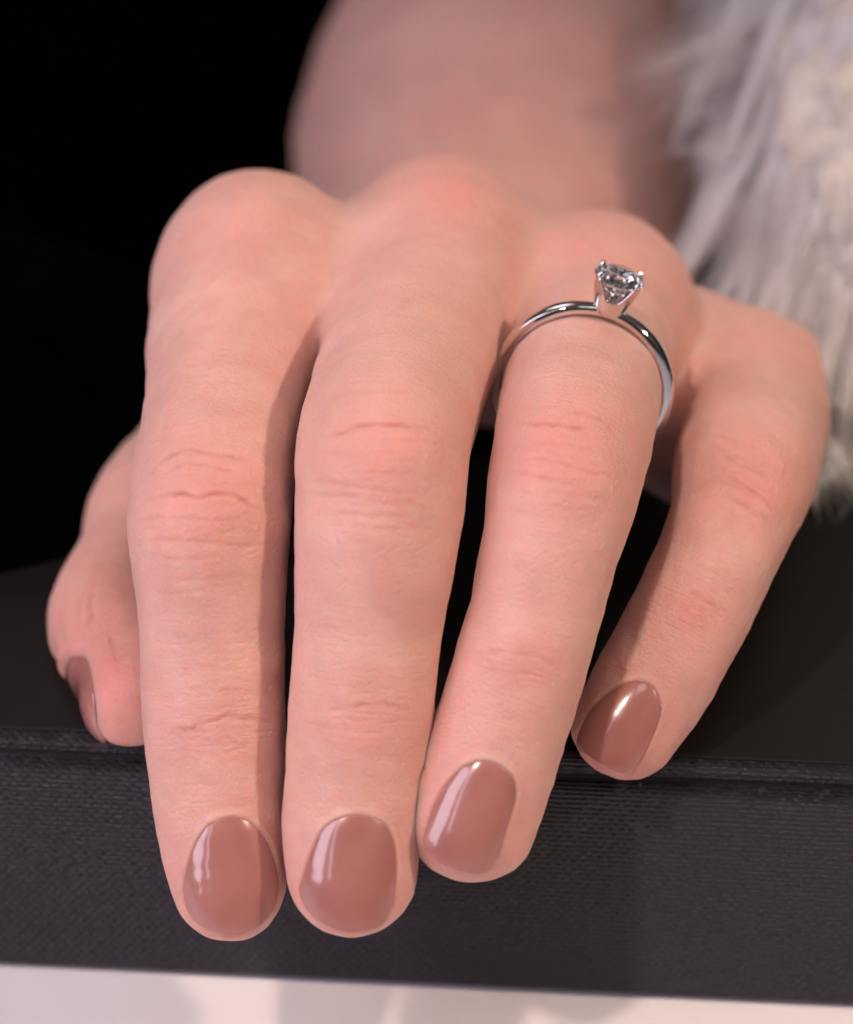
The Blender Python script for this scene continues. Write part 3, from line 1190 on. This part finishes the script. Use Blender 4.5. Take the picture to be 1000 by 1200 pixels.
def basket():
    n = 96
    verts, faces = [], []
    rows = 14
    def rim(a):
        dmin = min(abs((a - p + math.pi) % (2 * math.pi) - math.pi) for p in PRONG)
        lim = 0.62 if True else 0
        t = min(1, max(0, dmin - 0.16) / lim)
        return GZ + 0.15 - (2.35 if t > 0 else 0) * (1 - (1 - min(1, t)) ** 2.2)
    z0 = 8.85
    for side in (0, 1):
        for r in range(rows + 1):
            f = r / rows
            for i in range(n):
                a = 2 * math.pi * i / n
                z = z0 + (rim(a) - z0) * f
                h = (z - z0) / (GZ + .15 - z0)
                rr = 1.05 + 1.78 * h ** 0.66 - (0.32 if side else 0) * (0.4 + 0.6 * h)
                verts.append((max(rr, .2) * math.cos(a), max(rr, .2) * math.sin(a), z))
    m = (rows + 1) * n
    for r in range(rows):
        for i in range(n):
            k = (i + 1) % n
            faces.append((r * n + i, r * n + k, (r + 1) * n + k, (r + 1) * n + i))
            faces.append((m + r * n + i, m + (r + 1) * n + i, m + (r + 1) * n + k, m + r * n + k))
    for i in range(n):
        k = (i + 1) % n
        t = rows * n
        faces.append((t + i, t + k, m + t + k, m + t + i))
        faces.append((i, m + i, m + k, k))
    return mesh_np('setting', verts, faces)


setting = link('setting', basket(), M_METAL, ring)
bm = bmesh.new()
bmesh.ops.create_uvsphere(bm, u_segments=16, v_segments=10, radius=0.00036)
for v in bm.verts:
    v.co.z *= 1.35
pm = bpy.data.meshes.new('prong')
bm.to_mesh(pm)
bm.free()
pm.materials.append(M_METAL)
pm.polygons.foreach_set('use_smooth', np.ones(len(pm.polygons), dtype=bool))
for a in PRONG:
    p = bpy.data.objects.new('prong', pm)
    sc.collection.objects.link(p)
    p.parent = setting
    p.location = (2.60 * math.cos(a) * MM, 2.60 * math.sin(a) * MM, (GZ + 0.28) * MM)


def brilliant():
    R = GR
    zt, zg0, zg1, zc = GZ + 0.88, GZ + 0.05, GZ - 0.05, GZ - 2.35
    V = []
    tab = [(0.56 * R * math.cos(math.pi / 4 * i), 0.56 * R * math.sin(math.pi / 4 * i), zt) for i in range(8)]
    star = [(0.79 * R * math.cos(math.pi / 4 * (i + .5)), 0.79 * R * math.sin(math.pi / 4 * (i + .5)), zg0 + 0.44) for i in range(8)]
    gu = [(R * math.cos(math.pi / 8 * i), R * math.sin(math.pi / 8 * i), zg0) for i in range(16)]
    gl = [(R * math.cos(math.pi / 8 * i), R * math.sin(math.pi / 8 * i), zg1) for i in range(16)]
    pv = [(0.30 * R * math.cos(math.pi / 4 * (i + .5)), 0.30 * R * math.sin(math.pi / 4 * (i + .5)), zc + 0.62) for i in range(8)]
    V = tab + star + gu + gl + pv + [(0, 0, zc)]
    T, S, GU, GL, PV, C = 0, 8, 16, 32, 48, 56
    Fc = [tuple(range(8))]
    for i in range(8):
        j = (i + 1) % 8
        a, m, b = GU + 2 * i, GU + 2 * i + 1, GU + (2 * i + 2) % 16
        Fc += [(T + i, S + i, T + j), (T + i, a, S + i), (T + j, S + i, b), (S + i, a, m), (S + i, m, b)]
        a2, m2, b2 = GL + 2 * i, GL + 2 * i + 1, GL + (2 * i + 2) % 16
        Fc += [(PV + i, m2, a2), (PV + i, b2, m2), (PV + i, C, PV + j), (PV + i, PV + j, b2)]
    for i in range(16):
        j = (i + 1) % 16
        Fc.append((GU + i, GL + i, GL + j, GU + j))
    me = mesh_np('diamond', V, Fc)
    bm = bmesh.new()
    bm.from_mesh(me)
    bmesh.ops.recalc_face_normals(bm, faces=bm.faces)
    bm.to_mesh(me)
    bm.free()
    return me


link('diamond', brilliant(), M_DIAMOND, ring, smooth=False)

# ------------------------------------------------------------------ white fur cuff
random.seed(4)
cuff = empty('fur_cuff', tuple(at(985, 580, -60)))
tag(cuff, 'shaggy white fur cuff hanging beside the forearm at the right', 'fur cuff')
cuff_loc = np.array(at(985, 580, -60))
axis = catmull(np.array([(1060, -330, -150, 150), (1060, -80, -120, 150), (1058, 130, -98, 140), (1055, 255, -82, 115), (1050, 345, -72, 80)], float), 24)
AC = np.array([at(a, b, d) for a, b, d, _ in axis])
AR = np.array([rmm(r, d) for _, _, d, r in axis])
verts, faces = [], []
NS = 40
for i in range(24):
    for k in range(NS):
        a = 2 * math.pi * k / NS
        rr = AR[i] * (1 + 0.10 * math.sin(3 * a + i * 0.5) + 0.06 * math.sin(7 * a - i * 0.9))
        verts.append(AC[i] + rr * (math.cos(a) * R_ + math.sin(a) * (-F_) * 0.8) - cuff_loc)
for i in range(23):
    for k in range(NS):
        faces.append((i * NS + k, i * NS + (k + 1) % NS, (i + 1) * NS + (k + 1) % NS, (i + 1) * NS + k))
faces.append(tuple(range(NS))[::-1])
faces.append(tuple(23 * NS + k for k in range(NS)))
link('backing', mesh_np('backing', verts, faces), M_FURBASE, cuff)

fr = np.random.default_rng(11)
hv, hf = [], []
DOWN = -U_


def hair(root, d0, length, r0, curl, sag):
    global hv, hf
    p = root.copy()
    d = d0 / np.linalg.norm(d0)
    side = np.cross(d, F_)
    side /= np.linalg.norm(side) + 1e-9
    o = len(hv)
    ns = 7
    for s in range(ns):
        f = s / (ns - 1)
        r = r0 * (1 - f) ** 0.7 + 0.01
        t2 = np.cross(d, side)
        for k in range(5):
            a = 1.2566 * k
            hv.append(p + r * (math.cos(a) * side + math.sin(a) * t2))
        if s < ns - 1:
            for k in range(5):
                j = (k + 1) % 5
                hf.append((o + s * 5 + k, o + s * 5 + j, o + (s + 1) * 5 + j, o + (s + 1) * 5 + k))
        d = d + sag * np.array([0, 0, -1.0]) / ns + curl / ns
        d /= np.linalg.norm(d)
        p = p + d * length / (ns - 1)
        zmin = ZL + 1.5 - 0.0 * f
        if p[2] < zmin:
            p[2] = zmin
            d[2] = max(d[2], 0.0)


for lock in range(300):
    i = fr.integers(0, 24)
    a = fr.uniform(0.15, 1.1) * math.pi if fr.random() < 0.9 else fr.uniform(0, 2 * math.pi)
    out = math.cos(a) * R_ + math.sin(a) * (-F_) * 0.8
    base = AC[i] + AR[i] * out * 1.0
    dirn = out * fr.uniform(0.05, 0.32) + DOWN * 1.0 - 0.12 * R_ + fr.normal(0, 0.10, 3)
    ln = fr.uniform(26, 48)
    curl = fr.normal(0, 0.25, 3)
    sag = fr.uniform(0.3, 0.8)
    hair(base, dirn, ln * 0.95, fr.uniform(1.1, 2.2), curl, sag)
    for h_ in range(22):
        off = fr.normal(0, 1.5, 3)
        hair(base + off, dirn - off * 0.035 + fr.normal(0, 0.03, 3), ln * fr.uniform(.75, 1.08), fr.uniform(.07, .13), curl + fr.normal(0, .04, 3), sag)
# a few stray locks that reach out over the forearm
for (bx, by, bd, dx, dy, ln, n) in [(870, 40, -105, -1.0, 0.42, 17, 40), (880, 60, -105, -1.0, 0.62, 13, 26), (860, 160, -98, -0.8, 0.12, 9, 8), (870, 180, -95, -1, 0.05, 9, 8), (880, 240, -90, -.65, .75, 10, 20), (895, 20, -110, -0.9, 0.65, 14, 26)]:
    base = at(bx, by, bd)
    for h_ in range(n):
        hair(base + fr.normal(0, 1.6, 3), dx * R_ - dy * U_ + fr.normal(0, .10, 3), ln * fr.uniform(.7, 1.15), fr.uniform(.06, .10), fr.normal(0, .08, 3), 0.15)
hv_a = np.array(hv) - cuff_loc
fur = link('fur', mesh_quads('fur', hv_a, np.array(hf)), M_FUR, cuff)
fur['kind'] = 'stuff'
